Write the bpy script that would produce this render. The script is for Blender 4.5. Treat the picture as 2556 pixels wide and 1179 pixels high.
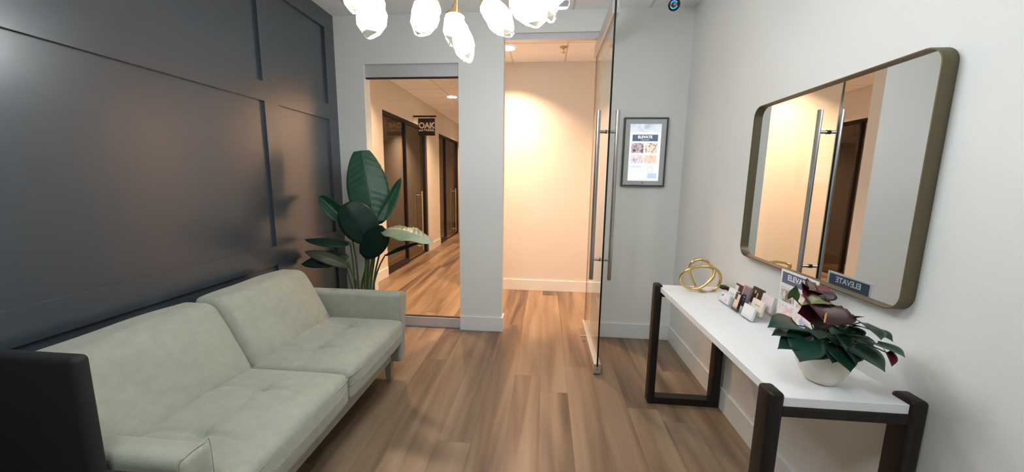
import bpy, bmesh, math, random
from mathutils import Vector, Matrix
random.seed(7)
for o in list(bpy.data.objects): bpy.data.objects.remove(o)
S = bpy.context.scene
COL = S.collection
V = Vector

# ------------------------------------------------------------------ camera
CX, CY, FPX, EYE = 1278.0, 589.5, 914.6, 1.4
yaw, pitch, roll = 0.0887, -0.1511, 0.0132
_f = V((-math.sin(yaw)*math.cos(pitch), math.cos(yaw)*math.cos(pitch), math.sin(pitch)))
_r = V((math.cos(yaw), math.sin(yaw), 0)); _u = _r.cross(_f)
R_ = _r*math.cos(roll)+_u*math.sin(roll); U_ = -_r*math.sin(roll)+_u*math.cos(roll)
cam = bpy.data.cameras.new('camera'); camo = bpy.data.objects.new('camera', cam); COL.objects.link(camo)
camo.matrix_world = Matrix(((R_.x, U_.x, -_f.x, 0), (R_.y, U_.y, -_f.y, 0), (R_.z, U_.z, -_f.z, EYE), (0, 0, 0, 1)))
cam.sensor_width = 36; cam.lens = 36*FPX/2556; cam.clip_start = .02; cam.clip_end = 60
S.camera = camo
def at(px, py, y):
    """photo pixel -> point on the plane at depth y (used while laying out stems and leaves)"""
    d = R_*((px-CX)/FPX) - U_*((py-CY)/FPX) + _f
    return V((0, 0, EYE)) + d*(y/d.y)

# ------------------------------------------------------------------ world, light, exposure
w = bpy.data.worlds.new('world'); S.world = w; w.use_nodes = True
w.node_tree.nodes['Background'].inputs[0].default_value = (.8, .9, 1, 1)
w.node_tree.nodes['Background'].inputs[1].default_value = .05
S.view_settings.view_transform = 'Standard'; S.view_settings.look = 'None'
S.view_settings.exposure = 0.74; S.view_settings.gamma = 1; S.view_settings.use_curve_mapping = False
SHADE_E = 24.0          # chandelier glass glow
HALL_W = 27.0           # each recessed hall light
WARM = (1, .595, .37)
FILL_W = 13.0           # unseen fill lamp added over the near half of the room
# ------------------------------------------------------------------ dimensions (m)
D, DB = 3.235, 3.345     # back wall front / rear face
XL, XR, H = -1.877, 1.135, 2.771
YN = -1.5
XH, YH = -2.24, 4.578    # hall left wall, hall facing wall

# ------------------------------------------------------------------ materials
MATS = {}
def mat(name, col=(.5, .5, .5), rough=.5, metal=0, spec=.5, emit=None, es=0, bump=None, sheen=0, coat=0, sss=0):
    m = bpy.data.materials.new(name); m.use_nodes = True; n = m.node_tree; b = n.nodes['Principled BSDF']
    b.inputs['Base Color'].default_value = (*col, 1); b.inputs['Roughness'].default_value = rough
    b.inputs['Metallic'].default_value = metal; b.inputs['Specular IOR Level'].default_value = spec
    b.inputs['Sheen Weight'].default_value = sheen; b.inputs['Coat Weight'].default_value = coat
    b.inputs['Coat Roughness'].default_value = .24
    if emit: b.inputs['Emission Color'].default_value = (*emit, 1); b.inputs['Emission Strength'].default_value = es
    if bump:
        sc, st = bump
        tc = n.nodes.new('ShaderNodeTexCoord'); nz = n.nodes.new('ShaderNodeTexNoise'); nz.inputs['Scale'].default_value = sc
        nz.inputs['Detail'].default_value = 4
        bp = n.nodes.new('ShaderNodeBump'); bp.inputs['Strength'].default_value = st; bp.inputs['Distance'].default_value = .002
        n.links.new(tc.outputs['Object'], nz.inputs['Vector']); n.links.new(nz.outputs['Fac'], bp.inputs['Height'])
        n.links.new(bp.outputs['Normal'], b.inputs['Normal'])
    MATS[name] = m; return m
def ramp_noise(m, scale, stops, vec=(1, 1, 1), detail=5, target='Base Color', dist=0, obj=True):
    n = m.node_tree; b = n.nodes['Principled BSDF']
    tc = n.nodes.new('ShaderNodeTexCoord'); mp = n.nodes.new('ShaderNodeMapping'); mp.inputs['Scale'].default_value = vec
    nz = n.nodes.new('ShaderNodeTexNoise'); nz.inputs['Scale'].default_value = scale; nz.inputs['Detail'].default_value = detail
    nz.inputs['Distortion'].default_value = dist
    cr = n.nodes.new('ShaderNodeValToRGB'); e = cr.color_ramp.elements
    while len(e) < len(stops): e.new(.5)
    for k, (p, c) in enumerate(stops): e[k].position = p; e[k].color = (*c, 1)
    n.links.new(tc.outputs['Object'], mp.inputs['Vector']); n.links.new(mp.outputs['Vector'], nz.inputs['Vector'])
    n.links.new(nz.outputs['Fac'], cr.inputs['Fac']); n.links.new(cr.outputs['Color'], b.inputs[target])
    return cr
def srgb(r, g, b):
    f = lambda c: (c/255/12.92 if c/255 <= .04045 else ((c/255+.055)/1.055)**2.4)
    return (f(r), f(g), f(b))

M_wall = mat('pale_grey_wall_paint', (.745, .76, .735), .55, bump=(260, .12))
M_hwall = mat('hall_wall_paint', (.70, .68, .63), .55, bump=(260, .12))
M_trim = mat('white_trim_paint', (.74, .76, .75), .35)
M_navy = mat('navy_panel_paint', (.028, .040, .054), .30, spec=.9, coat=.7, bump=(60, .05))
M_alu = mat('brushed_aluminium', (.60, .60, .60), .42, .85)
M_aluw = mat('satin_clear_anodised', (.62, .63, .65), .45, .35)
M_steel = mat('brushed_stainless_steel', (.52, .50, .48), .28, 1)
M_hsteel = mat('satin_nickel', (.62, .56, .48), .3, 1)
M_blackrub = mat('black_gasket', (.01, .01, .01), .5)
M_brass = mat('brushed_gold', (.62, .46, .20), .30, 1)
M_dkframe = mat('dark_bronze_frame', (.010, .008, .007), .4, .2)
M_espresso = mat('espresso_stained_wood', (.028, .018, .013), .42, spec=.3, bump=(40, .2))
ramp_noise(M_espresso, 9, [(.3, (.008, .006, .005)), (.7, (.018, .013, .010))], (12, 12, 1))
M_top = mat('white_tabletop', (.80, .82, .83), .30, bump=(90, .06))
M_mframe = mat('antique_brass_mirror_frame', (.15, .125, .075), .45, .7, bump=(70, .3))
M_mirror = mat('mirror_silver', (.86, .87, .86), .015, 1)
M_pot = mat('matte_cream_ceramic', (.74, .70, .61), .5, bump=(30, .15))
M_black = mat('black_upholstery', (.006, .006, .008), .8)
M_blackpl = mat('black_plastic', (.01, .01, .014), .25)
M_soil = mat('dark_potting_soil', (.02, .014, .01), .9, bump=(90, 1))
M_stem = mat('green_stem', (.05, .10, .035), .5)
M_stemd = mat('thin_dark_stem', (.07, .05, .04), .5)
M_paper = mat('white_card_paper', (.82, .82, .82), .5)
M_whitepl = mat('white_plastic', (.78, .78, .78), .4)

# fabric
M_fab = mat('sage_green_woven_fabric', (.30, .32, .25), .9, spec=.2, sheen=.25)
def fabric(m):
    n = m.node_tree; b = n.nodes['Principled BSDF']
    cr = ramp_noise(m, 22, [(.3, (.29, .303, .243)), (.5, (.308, .322, .258)), (.7, (.328, .342, .276))], (1, 1, 1), 12)
    tc = n.nodes.new('ShaderNodeTexCoord'); nz = n.nodes.new('ShaderNodeTexNoise'); nz.inputs['Scale'].default_value = 330; nz.inputs['Detail'].default_value = 3
    nz2 = n.nodes.new('ShaderNodeTexNoise'); nz2.inputs['Scale'].default_value = 28; nz2.inputs['Detail'].default_value = 5
    ad = n.nodes.new('ShaderNodeMath'); ad.operation = 'ADD'
    bp = n.nodes.new('ShaderNodeBump'); bp.inputs['Strength'].default_value = .45; bp.inputs['Distance'].default_value = .003
    n.links.new(tc.outputs['Object'], nz.inputs['Vector']); n.links.new(tc.outputs['Object'], nz2.inputs['Vector'])
    n.links.new(nz.outputs['Fac'], ad.inputs[0]); n.links.new(nz2.outputs['Fac'], ad.inputs[1])
    n.links.new(ad.outputs[0], bp.inputs['Height']); n.links.new(bp.outputs['Normal'], b.inputs['Normal'])
fabric(M_fab)

# wood plank floor, planks running along y
def plank_floor():
    m = mat('oak_plank_floor', (.3, .2, .13), .38); n = m.node_tree; b = n.nodes['Principled BSDF']; L = n.links.new
    tc = n.nodes.new('ShaderNodeTexCoord'); sp = n.nodes.new('ShaderNodeSeparateXYZ'); L(tc.outputs['Object'], sp.inputs[0])
    def mth(op, a, bb=None, clamp=False):
        q = n.nodes.new('ShaderNodeMath'); q.operation = op; q.use_clamp = clamp
        for i, v in enumerate((a, bb)):
            if v is None: continue
            if isinstance(v, (int, float)): q.inputs[i].default_value = v
            else: L(v, q.inputs[i])
        return q.outputs[0]
    PW, PL = .182, 2.1
    xi = mth('DIVIDE', sp.outputs['X'], PW); row = mth('FLOOR', xi); fx = mth('SUBTRACT', xi, row)
    wn = n.nodes.new('ShaderNodeTexWhiteNoise'); wn.noise_dimensions = '1D'; L(row, wn.inputs['W'])
    off = mth('MULTIPLY', wn.outputs['Value'], 5.0)
    yi = mth('ADD', mth('DIVIDE', sp.outputs['Y'], PL), off); ri = mth('FLOOR', yi); fy = mth('SUBTRACT', yi, ri)
    cb = n.nodes.new('ShaderNodeCombineXYZ'); L(row, cb.inputs[0]); L(ri, cb.inputs[1])
    w2 = n.nodes.new('ShaderNodeTexWhiteNoise'); w2.noise_dimensions = '2D'; L(cb.outputs[0], w2.inputs['Vector'])
    # grain: stretched noise, shifted per plank
    cb2 = n.nodes.new('ShaderNodeCombineXYZ')
    L(mth('MULTIPLY', sp.outputs['X'], 9.0), cb2.inputs[0]); L(mth('ADD', mth('MULTIPLY', sp.outputs['Y'], .75), mth('MULTIPLY', w2.outputs['Value'], 40.0)), cb2.inputs[1])
    L(mth('MULTIPLY', w2.outputs['Value'], 17.0), cb2.inputs[2])
    nz = n.nodes.new('ShaderNodeTexNoise'); nz.inputs['Scale'].default_value = 1; nz.inputs['Detail'].default_value = 4; nz.inputs['Roughness'].default_value = .45
    nz.inputs['Distortion'].default_value = .6; L(cb2.outputs[0], nz.inputs['Vector'])
    val = mth('ADD', mth('MULTIPLY', w2.outputs['Value'], .26), mth('MULTIPLY', nz.outputs['Fac'], .92))
    cr = n.nodes.new('ShaderNodeValToRGB'); e = cr.color_ramp.elements
    for _ in range(2): e.new(.5)
    for k, (p, c) in enumerate([(.34, (.062, .040, .025)), (.48, (.118, .079, .049)), (.62, (.185, .129, .081)), (.85, (.27, .198, .130))]):
        e[k].position = p; e[k].color = (*c, 1)
    L(val, cr.inputs['Fac'])
    # seams
    s1 = mth('LESS_THAN', mth('MINIMUM', fx, mth('SUBTRACT', 1.0, fx)), .008)
    s2 = mth('LESS_THAN', mth('MINIMUM', fy, mth('SUBTRACT', 1.0, fy)), .0011)
    seam = mth('MAXIMUM', s1, s2)
    mx = n.nodes.new('ShaderNodeMix'); mx.data_type = 'RGBA'; L(mth('MULTIPLY', seam, .30), mx.inputs[0]); L(cr.outputs['Color'], mx.inputs[6]); mx.inputs[7].default_value = (.05, .032, .02, 1)
    L(mx.outputs[2], b.inputs['Base Color'])
    bp = n.nodes.new('ShaderNodeBump'); bp.inputs['Strength'].default_value = .25; bp.inputs['Distance'].default_value = .001
    L(mth('SUBTRACT', nz.outputs['Fac'], mth('MULTIPLY', seam, 1.2)), bp.inputs['Height']); L(bp.outputs['Normal'], b.inputs['Normal'])
    return m
M_floor = plank_floor()

def tile_ceiling():
    m = mat('acoustic_ceiling_tile', (.70, .71, .72), .9, bump=(120, .4)); n = m.node_tree; b = n.nodes['Principled BSDF']; L = n.links.new
    tc = n.nodes.new('ShaderNodeTexCoord'); sp = n.nodes.new('ShaderNodeSeparateXYZ'); L(tc.outputs['Object'], sp.inputs[0])
    def mth(op, a, bb=None):
        q = n.nodes.new('ShaderNodeMath'); q.operation = op
        for i, v in enumerate((a, bb)):
            if v is None: continue
            if isinstance(v, (int, float)): q.inputs[i].default_value = v
            else: L(v, q.inputs[i])
        return q.outputs[0]
    def line(o, shift):
        a = mth('FRACT', mth('DIVIDE', mth('SUBTRACT', o, shift-100*.605), .605)); return mth('MINIMUM', a, mth('SUBTRACT', 1.0, a))
    g = mth('MINIMUM', line(sp.outputs['X'], .187), line(sp.outputs['Y'], 3.95)); k = mth('LESS_THAN', g, .018)
    mx = n.nodes.new('ShaderNodeMix'); mx.data_type = 'RGBA'; L(k, mx.inputs[0]); mx.inputs[6].default_value = (.88, .89, .90, 1); mx.inputs[7].default_value = (.66, .67, .68, 1)
    L(mx.outputs[2], b.inputs['Base Color']); return m
M_ceil = tile_ceiling()

def glass(name, tint, ior=1.5, rough=0.0, boost=1.0):
    m = bpy.data.materials.new(name); m.use_nodes = True; n = m.node_tree; n.nodes.clear()
    o = n.nodes.new('ShaderNodeOutputMaterial'); t = n.nodes.new('ShaderNodeBsdfTransparent'); t.inputs[0].default_value = (*tint, 1)
    g = n.nodes.new('ShaderNodeBsdfGlossy'); g.inputs['Roughness'].default_value = rough; g.inputs[0].default_value = (1, 1, 1, 1)
    f = n.nodes.new('ShaderNodeFresnel'); f.inputs[0].default_value = ior
    geo = n.nodes.new('ShaderNodeNewGeometry'); sw = n.nodes.new('ShaderNodeMix'); sw.data_type = 'FLOAT'   # same reflectance from both sides
    sw.inputs[2].default_value = ior; sw.inputs[3].default_value = 1/ior; n.links.new(geo.outputs['Backfacing'], sw.inputs[0]); n.links.new(sw.outputs[0], f.inputs[0])
    mx = n.nodes.new('ShaderNodeMixShader'); n.links.new(f.outputs[0], mx.inputs[0]); n.links.new(t.outputs[0], mx.inputs[1]); n.links.new(g.outputs[0], mx.inputs[2])
    n.links.new(mx.outputs[0], o.inputs[0]); MATS[name] = m; return m
M_glass = glass('clear_door_glass', (.965, .98, .965), 1.35)
M_wglass = glass('clear_window_glass', (.975, .985, .97), 1.18)
M_store = glass('grey_storefront_glass', (.80, .77, .72), 1.5)
M_acryl = glass('clear_acrylic', (.97, .975, .98), 1.15)
M_gedge = mat('dark_green_glass_edge', (.004, .010, .008), .15)

# ------------------------------------------------------------------ mesh helpers
def link(o, parent=None):
    COL.objects.link(o)
    if parent is not None: o.parent = parent
    return o
def obj(name, bm, mats, parent=None, smooth=False, auto=None):
    me = bpy.data.meshes.new(name); bmesh.ops.recalc_face_normals(bm, faces=bm.faces); bm.to_mesh(me); bm.free()
    if not isinstance(mats, (list, tuple)): mats = [mats]
    for m in mats: me.materials.append(m)
    o = bpy.data.objects.new(name, me); link(o, parent)
    if smooth:
        for p in me.polygons: p.use_smooth = True
    if auto is not None:
        for p in me.polygons: p.use_smooth = True
        me.set_sharp_from_angle(angle=math.radians(auto))
    if parent is not None and parent.type == 'EMPTY':
        o.matrix_parent_inverse = Matrix.Translation(-parent.location)
    elif parent is not None:
        o.matrix_parent_inverse = Matrix.Identity(4)
    return o
def sub(name, bm, mats, parent, **k):
    return obj(name, bm, mats, parent, **k)
def empty(name, loc, label=None, cat=None, group=None, kind=None):
    o = bpy.data.objects.new(name, None); o.location = loc; o.empty_display_size = .05; COL.objects.link(o); return tag(o, label, cat, group, kind)
def tag(o, label=None, cat=None, group=None, kind=None):
    for k, v in (('label', label), ('category', cat), ('group', group), ('kind', kind)):
        if v: o[k] = v
    return o
def box(bm, x0, x1, y0, y1, z0, z1, mi=0, bevel=0, seg=2):
    vs = [bm.verts.new(p) for p in [(x0, y0, z0), (x1, y0, z0), (x1, y1, z0), (x0, y1, z0), (x0, y0, z1), (x1, y0, z1), (x1, y1, z1), (x0, y1, z1)]]
    fs = [bm.faces.new([vs[i] for i in q]) for q in [(3, 2, 1, 0), (4, 5, 6, 7), (0, 1, 5, 4), (1, 2, 6, 5), (2, 3, 7, 6), (3, 0, 4, 7)]]
    for f in fs: f.material_index = mi
    if bevel:
        es = list({e for f in fs for e in f.edges}); bmesh.ops.bevel(bm, geom=es, offset=bevel, segments=seg, affect='EDGES', profile=.5)
    return fs
def B(): return bmesh.new()
def bx(name, x0, x1, y0, y1, z0, z1, m, parent=None, bevel=0, **k):
    b = B(); box(b, x0, x1, y0, y1, z0, z1, 0, bevel); return obj(name, b, m, parent, **k)
def boxes(name, lst, m, parent=None, bevel=0, **k):
    b = B()
    for q in lst: box(b, *q, 0, bevel)
    return obj(name, b, m, parent, **k)
def tube(bm, pts, rad, n=12, closed=False, cap=True, mi=0):
    pts = [V(p) for p in pts]; N = len(pts); rings = []
    if not hasattr(rad, '__len__'): rad = [rad]*N
    prev = None
    for i, p in enumerate(pts):
        if closed: t = pts[(i+1) % N]-pts[i-1]
        else: t = pts[min(i+1, N-1)]-pts[max(i-1, 0)]
        t.normalize()
        if prev is None:
            a = V((0, 0, 1)) if abs(t.z) < .9 else V((1, 0, 0)); a = (a-t*a.dot(t)).normalized()
        else: a = (prev-t*prev.dot(t)).normalized()
        prev = a; b = t.cross(a)
        rings.append([bm.verts.new(p+(a*math.cos(2*math.pi*k/n)+b*math.sin(2*math.pi*k/n))*rad[i]) for k in range(n)])
    for i in range(N if closed else N-1):
        A, C = rings[i], rings[(i+1) % N]; sh = 0
        if closed and i == N-1:
            sh = min(range(n), key=lambda s: (A[0].co-C[s].co).length)
        for k in range(n):
            f = bm.faces.new([A[k], A[(k+1) % n], C[(k+1+sh) % n], C[(k+sh) % n]]); f.material_index = mi
    if cap and not closed:
        for r_ in (rings[0][::-1], rings[-1]):
            f = bm.faces.new(r_); f.material_index = mi
def lathe(bm, prof, c=(0, 0, 0), n=32, mi=0, mat4=None, jitter=None):
    c = V(c); rings = []
    for r, z in prof:
        if r < 1e-6: vs = [bm.verts.new((0, 0, z))]
        else: vs = [bm.verts.new((r*math.cos(2*math.pi*k/n)*(jitter(k, z) if jitter else 1), r*math.sin(2*math.pi*k/n)*(jitter(k, z) if jitter else 1), z)) for k in range(n)]
        rings.append(vs)
    for a, b in zip(rings, rings[1:]):
        if len(a) == 1 and len(b) == 1: continue
        for k in range(n):
            q = [a[k % len(a)], a[(k+1) % len(a)], b[(k+1) % len(b)], b[k % len(b)]]
            q = [v for i, v in enumerate(q) if v not in q[:i]]
            f = bm.faces.new(q); f.material_index = mi
    M = (mat4 or Matrix.Identity(4)); M = Matrix.Translation(c) @ M
    for r in rings:
        for v in r: v.co = M @ v.co
def spline(P, n=8, closed=False):
    P = [V(p) for p in P]; N = len(P); out = []
    for i in range(N if closed else N-1):
        if closed: a, b, c, d = P[i-1], P[i], P[(i+1) % N], P[(i+2) % N]
        else: a, b, c, d = P[max(i-1, 0)], P[i], P[i+1], P[min(i+2, N-1)]
        for k in range(n):
            t = k/n
            out.append(.5*((2*b)+(c-a)*t+(2*a-5*b+4*c-d)*t*t+(3*b-a-3*c+d)*t**3))
    if not closed: out.append(P[-1])
    return out
def rbox(bm, c, half, r, nin=10, ne=4, deform=None, M=None, mi=0):
    """soft box: rounded edges, optional deformation of each point in local coordinates"""
    h = V(half)
    def ax(hh):
        a = [-(hh) + r*(1-math.cos(math.pi/2*k/ne)) if False else -hh + r*k/ne for k in range(ne)]
        inn = [-(hh-r)+2*(hh-r)*k/nin for k in range(nin+1)]
        return a+inn+[-x for x in a[::-1]]
    X, Y, Z = ax(h.x), ax(h.y), ax(h.z); vm = {}
    def vert(p):
        k = (round(p[0], 6), round(p[1], 6), round(p[2], 6))
        if k not in vm:
            P = V(p); Q = V([max(-(h[i]-r), min(h[i]-r, P[i])) for i in range(3)]); d = P-Q
            if d.length > 1e-9: P = Q+d.normalized()*r
            if deform: P = deform(P)
            if M: P = M @ P
            vm[k] = bm.verts.new(P+V(c))
        return vm[k]
    def face(A, Bs, fn):
        for i in range(len(A)-1):
            for j in range(len(Bs)-1):
                f = bm.faces.new([vert(fn(A[i], Bs[j])), vert(fn(A[i+1], Bs[j])), vert(fn(A[i+1], Bs[j+1])), vert(fn(A[i], Bs[j+1]))]); f.material_index = mi
    for s in (-1, 1):
        face(X, Y, lambda a, b: (a, b, s*h.z)); face(X, Z, lambda a, b: (a, s*h.y, b)); face(Y, Z, lambda a, b: (s*h.x, a, b))
def text(body, size, loc, rot, m, parent, ext=.0006, name='lettering', align='CENTER', font_scale=(1, 1, 1), bold=0):
    cu = bpy.data.curves.new('t', 'FONT'); cu.body = body; cu.size = size; cu.extrude = ext; cu.align_x = align; cu.align_y = 'CENTER'; cu.offset = bold
    t = bpy.data.objects.new('t', cu); COL.objects.link(t)
    dg = bpy.context.evaluated_depsgraph_get(); dg.update()
    me = bpy.data.meshes.new_from_object(t.evaluated_get(dg)); bpy.data.objects.remove(t); bpy.data.curves.remove(cu)
    me.name = name; me.transform(Matrix.Translation(V(loc)) @ rot @ Matrix.Diagonal((*font_scale, 1))); me.materials.clear(); me.materials.append(m)
    o = bpy.data.objects.new(name, me); link(o, parent)
    if parent is not None and parent.type == 'EMPTY': o.matrix_parent_inverse = Matrix.Translation(-parent.location)
    return o
def Rt(ax, deg): return Matrix.Rotation(math.radians(deg), 4, ax)
FACE_Y = Rt('X', 90)                      # text readable from -y
FACE_X = Rt('Z', -90) @ Rt('X', 90)       # text readable from -x
FACE_XP = Rt('Z', 90) @ Rt('X', 90)       # text readable from +x

# ================================================================== ROOM SHELL
fl = bx('floor', -4.6, 3.6, YN-.1, 12.2, -.05, 0, M_floor); tag(fl, kind='structure')
ce = bx('ceiling', -4.6, 3.6, YN-.1, 12.2, H, H+.05, M_ceil); tag(ce, kind='structure')
# back wall with a floor-to-head side window and a doorway
WX0, WX1, WZ = -1.605, -.765, 2.38
DX0, DX1, DZ = -.376, .437, 2.605
b = B()
for q in [(XL-.1, WX0, D, DB, 0, H), (WX0, WX1, D, DB, WZ, H), (WX1, DX0, D, DB, 0, H), (DX0, DX1, D, DB, DZ, H), (DX1, XR+.1, D, DB, 0, H)]: box(b, *q)
tag(obj('wall_back', b, M_wall), kind='structure')
tag(bx('wall_right', XR, XR+.1, YN, D, 0, H, M_wall), kind='structure')
tag(bx('wall_front', XL-.1, XR+.1, YN-.1, YN, 0, H, M_wall), kind='structure')
wl = tag(bx('wall_left', XL-.1, XL, YN, D, 0, H, M_navy), kind='structure')
TP = .018
bat = []
bat.append((XL, XL+TP, YN, D, 2.635, H)); bat.append((XL, XL+TP, YN, D, 1.895, 2.022)); bat.append((XL, XL+TP, YN, D, .790, .925)); bat.append((XL, XL+TP, YN, D, 0, .16))
for y0, y1 in ((3.100, D), (2.362, 2.492), (.43, .56), (-1.1, -.97)):
    for z0, z1 in ((.16, .79), (.925, 1.895), (2.022, 2.635)): bat.append((XL, XL+TP, y0, y1, z0, z1))
boxes('panel_moulding', bat, M_navy, wl)
# hall
tag(boxes('wall_hall', [(XH-.14, XH, DB-.1, 5.0, 0, H+.0), (XH-.14, XH, 5.0, 6.93, 2.335, H), (XH-.14, XH, 6.93, 7.68, 0, H), (XH-.14, XH, 7.68, 9.45, 2.345, H), (XH-.14, XH, 9.45, 12.1, 0, H)], M_hwall), kind='structure')
tag(boxes('wall_hall_facing', [(-1.02, 3.5, YH, YH+.12, 0, H)], M_hwall), kind='structure')
tag(boxes('wall_hall_far', [(-1.02, -.90, YH+.12, 12.0, 0, H), (XH-.1, -.90, 12.0, 12.1, 0, H)], M_hwall), kind='structure')
tag(boxes('wall_hall_end', [(3.4, 3.5, DB, YH, 0, H), (XR+.1, 3.5, DB-.1, DB, 0, H), (XH-.1, XL-.1, DB-.1, DB, 0, H)], M_hwall), kind='structure')
# the hall side of the back wall is painted like the hall
bb = []
tag(boxes('baseboard_hall', [(-1.02, 3.4, YH-.013, YH, 0, .138)], M_trim, bevel=.002), kind='structure')
tag(boxes('baseboard_hall_left', [(XH, XH+.013, DB, 4.985, 0, .138), (XH, XH+.013, 6.94, 7.67, 0, .138), (XH, XH+.013, 9.46, 12, 0, .138)], M_trim, bevel=.002), kind='structure')
tag(bx('baseboard_right', XR-.013, XR, YN, D-.013, 0, .136, M_trim, bevel=.002), kind='structure')
tag(boxes('baseboard_back', [(DX1, XR, D-.013, D, 0, .136)], M_trim, bevel=.002), kind='structure')
tag(boxes('baseboard_pillar', [(WX1, DX0+.013, D-.013, D, 0, .136), (DX0, DX0+.013, D, DB, 0, .136), (XL+TP, WX0, D-.013, D, 0, .136)], M_trim, bevel=.002), kind='structure')

# rooms behind the hall storefronts (seen dimly through the glass)
M_shop = mat('shop_wall_paint', (.62, .55, .46), .6)
M_shopdk = mat('shop_dark_cabinetry', (.05, .04, .035), .5)
tag(boxes('wall_shop', [(-4.5, XH-.14, 4.86, 4.94, 0, H), (-4.5, XH-.14, 7.2, 7.3, 0, H), (-4.5, XH-.14, 9.6, 9.7, 0, H), (-4.6, -4.5, 4.86, 9.7, 0, H)], M_shop), kind='structure')
sc = empty('shelving_cabinet', (-3.1, 7.0, 0), 'tall dark cabinet standing inside the nearer glass-fronted shop of the hall', 'cabinet')
boxes('carcass', [(-3.6, -2.75, 6.85, 7.18, 0, 2.1)], M_shopdk, sc, bevel=.01)
boxes('door', [(-3.59, -3.18, 6.83, 6.848, .08, 2.08)], M_shopdk, sc); boxes('door', [(-3.17, -2.76, 6.83, 6.848, .08, 2.08)], M_shopdk, sc)

# ------------------------------------------------------------------ window_1: fixed glass sidelight
w1 = empty('window_1', (-1.185, 3.29, 0), kind='structure')
bx('bottom_channel', WX0, WX1, 3.262, 3.305, 0, .094, M_aluw, w1, bevel=.002)
bx('header_channel', WX0, WX1, 3.262, 3.305, 2.277, WZ, M_aluw, w1, bevel=.002)
boxes('gasket', [(WX0, WX1, 3.268, 3.299, 2.268, 2.277), (WX0, WX1, 3.268, 3.299, .094, .101)], M_blackrub, w1)
bx('pane', WX0+.002, WX1-.002, 3.278, 3.290, .101, 2.268, M_wglass, w1)

# ------------------------------------------------------------------ door_1: pivoting glass door standing open into the room
bx('header_channel', DX0, DX1, 3.250, 3.305, 2.556, DZ, M_aluw, tag(empty('trim_1', (0, 3.28, 2.56)), kind='structure'), bevel=.002)
d1 = empty('door_1', (.41, 3.30, 0), kind='structure')
GX = .410; GY0, GY1 = 2.545, 3.405
b = B(); fs = box(b, GX-.006, GX+.006, GY0, GY1, .06, 2.53)
for f in b.faces:
    n_ = f.calc_center_median()
    if abs(n_.y-GY0) < 1e-3 or abs(n_.y-GY1) < 1e-3 or abs(n_.z-2.53) < 1e-3: f.material_index = 1
obj('glass_panel', b, [M_glass, M_gedge], d1)
b = B(); box(b, GX-.025, GX-.0065, GY0-.004, GY1, .012, .084); box(b, GX+.0065, GX+.025, GY0-.004, GY1, .012, .084); box(b, GX-.0065, GX+.0065, GY0-.0035, GY1, .012, .062)
br = obj('bottom_rail', b, M_alu, d1)
b = B(); tube(b, [(GX, GY0-.0035, .045), (GX, GY0-.006, .045)], .004, 12); obj('rail_screw', b, M_blackrub, br)
b = B(); box(b, GX-.022, GX-.0065, GY0-.004, GY1, 2.452, 2.545); box(b, GX+.0065, GX+.022, GY0-.004, GY1, 2.452, 2.545); box(b, GX-.0065, GX+.0065, GY0-.0035, GY1, 2.53, 2.545)
obj('top_rail', b, M_alu, d1)
b = B(); tube(b, [(GX-.025, 3.12, .045), (GX-.06, 3.12, .045)], .008, 12); tube(b, [(GX-.06, 3.12, .045), (GX-.066, 3.12, .045)], .013, 14); obj('lock_knob', b, M_steel, d1)
HY = 2.625
for s in (-1, 1):
    b = B(); X = GX+s*.064; tube(b, [(X, HY, .697), (X, HY, 1.875)], .0155, 24); h_ = obj('pull_handle', b, M_steel, d1, auto=40)
    b = B()
    for z in (.845, 1.735): tube(b, [(X-s*.012, HY, z), (GX+s*.0062, HY, z)], .0105, 16)
    obj('standoff', b, M_steel, h_, auto=40)
    b = B()
    for z in (.845, 1.735): tube(b, [(GX+s*.006, HY, z), (GX+s*.012, HY, z)], .0135, 16)
    obj('washer', b, M_blackrub, h_, auto=40)

# hall ceiling lights
M_led = mat('recessed_led_diffuser', (.9, .9, .9), .5, emit=(1, .90, .78), es=6)
def downlight(x, y, label, cool=False, watts=HALL_W, r=.082):
    o = empty('recessed_light', (x, y, H), label, 'light', 'recessed lights in the hall ceiling' if not cool else None)
    b = B(); lathe(b, [(r+.012, -.001), (r+.012, -.006), (r, -.008), (r, -.001)], (x, y, H), 32); obj('trim_ring', b, M_whitepl, o, auto=40)
    b = B(); lathe(b, [(0, -.0065), (r, -.0065), (r, -.002), (0, -.002)], (x, y, H), 32); obj('diffuser', b, M_led, o)
    l = bpy.data.lights.new('hall_lamp', 'AREA'); l.shape = 'DISK'; l.size = .15; l.energy = watts; l.color = (1, .97, .93) if cool else WARM; l.spread = math.radians(118)
    lo = bpy.data.objects.new('lamp_glow', l); lo.location = (x, y, H-.012); COL.objects.link(lo); lo.parent = o; lo.matrix_parent_inverse = Matrix.Translation(-o.location)
    return o
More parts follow.
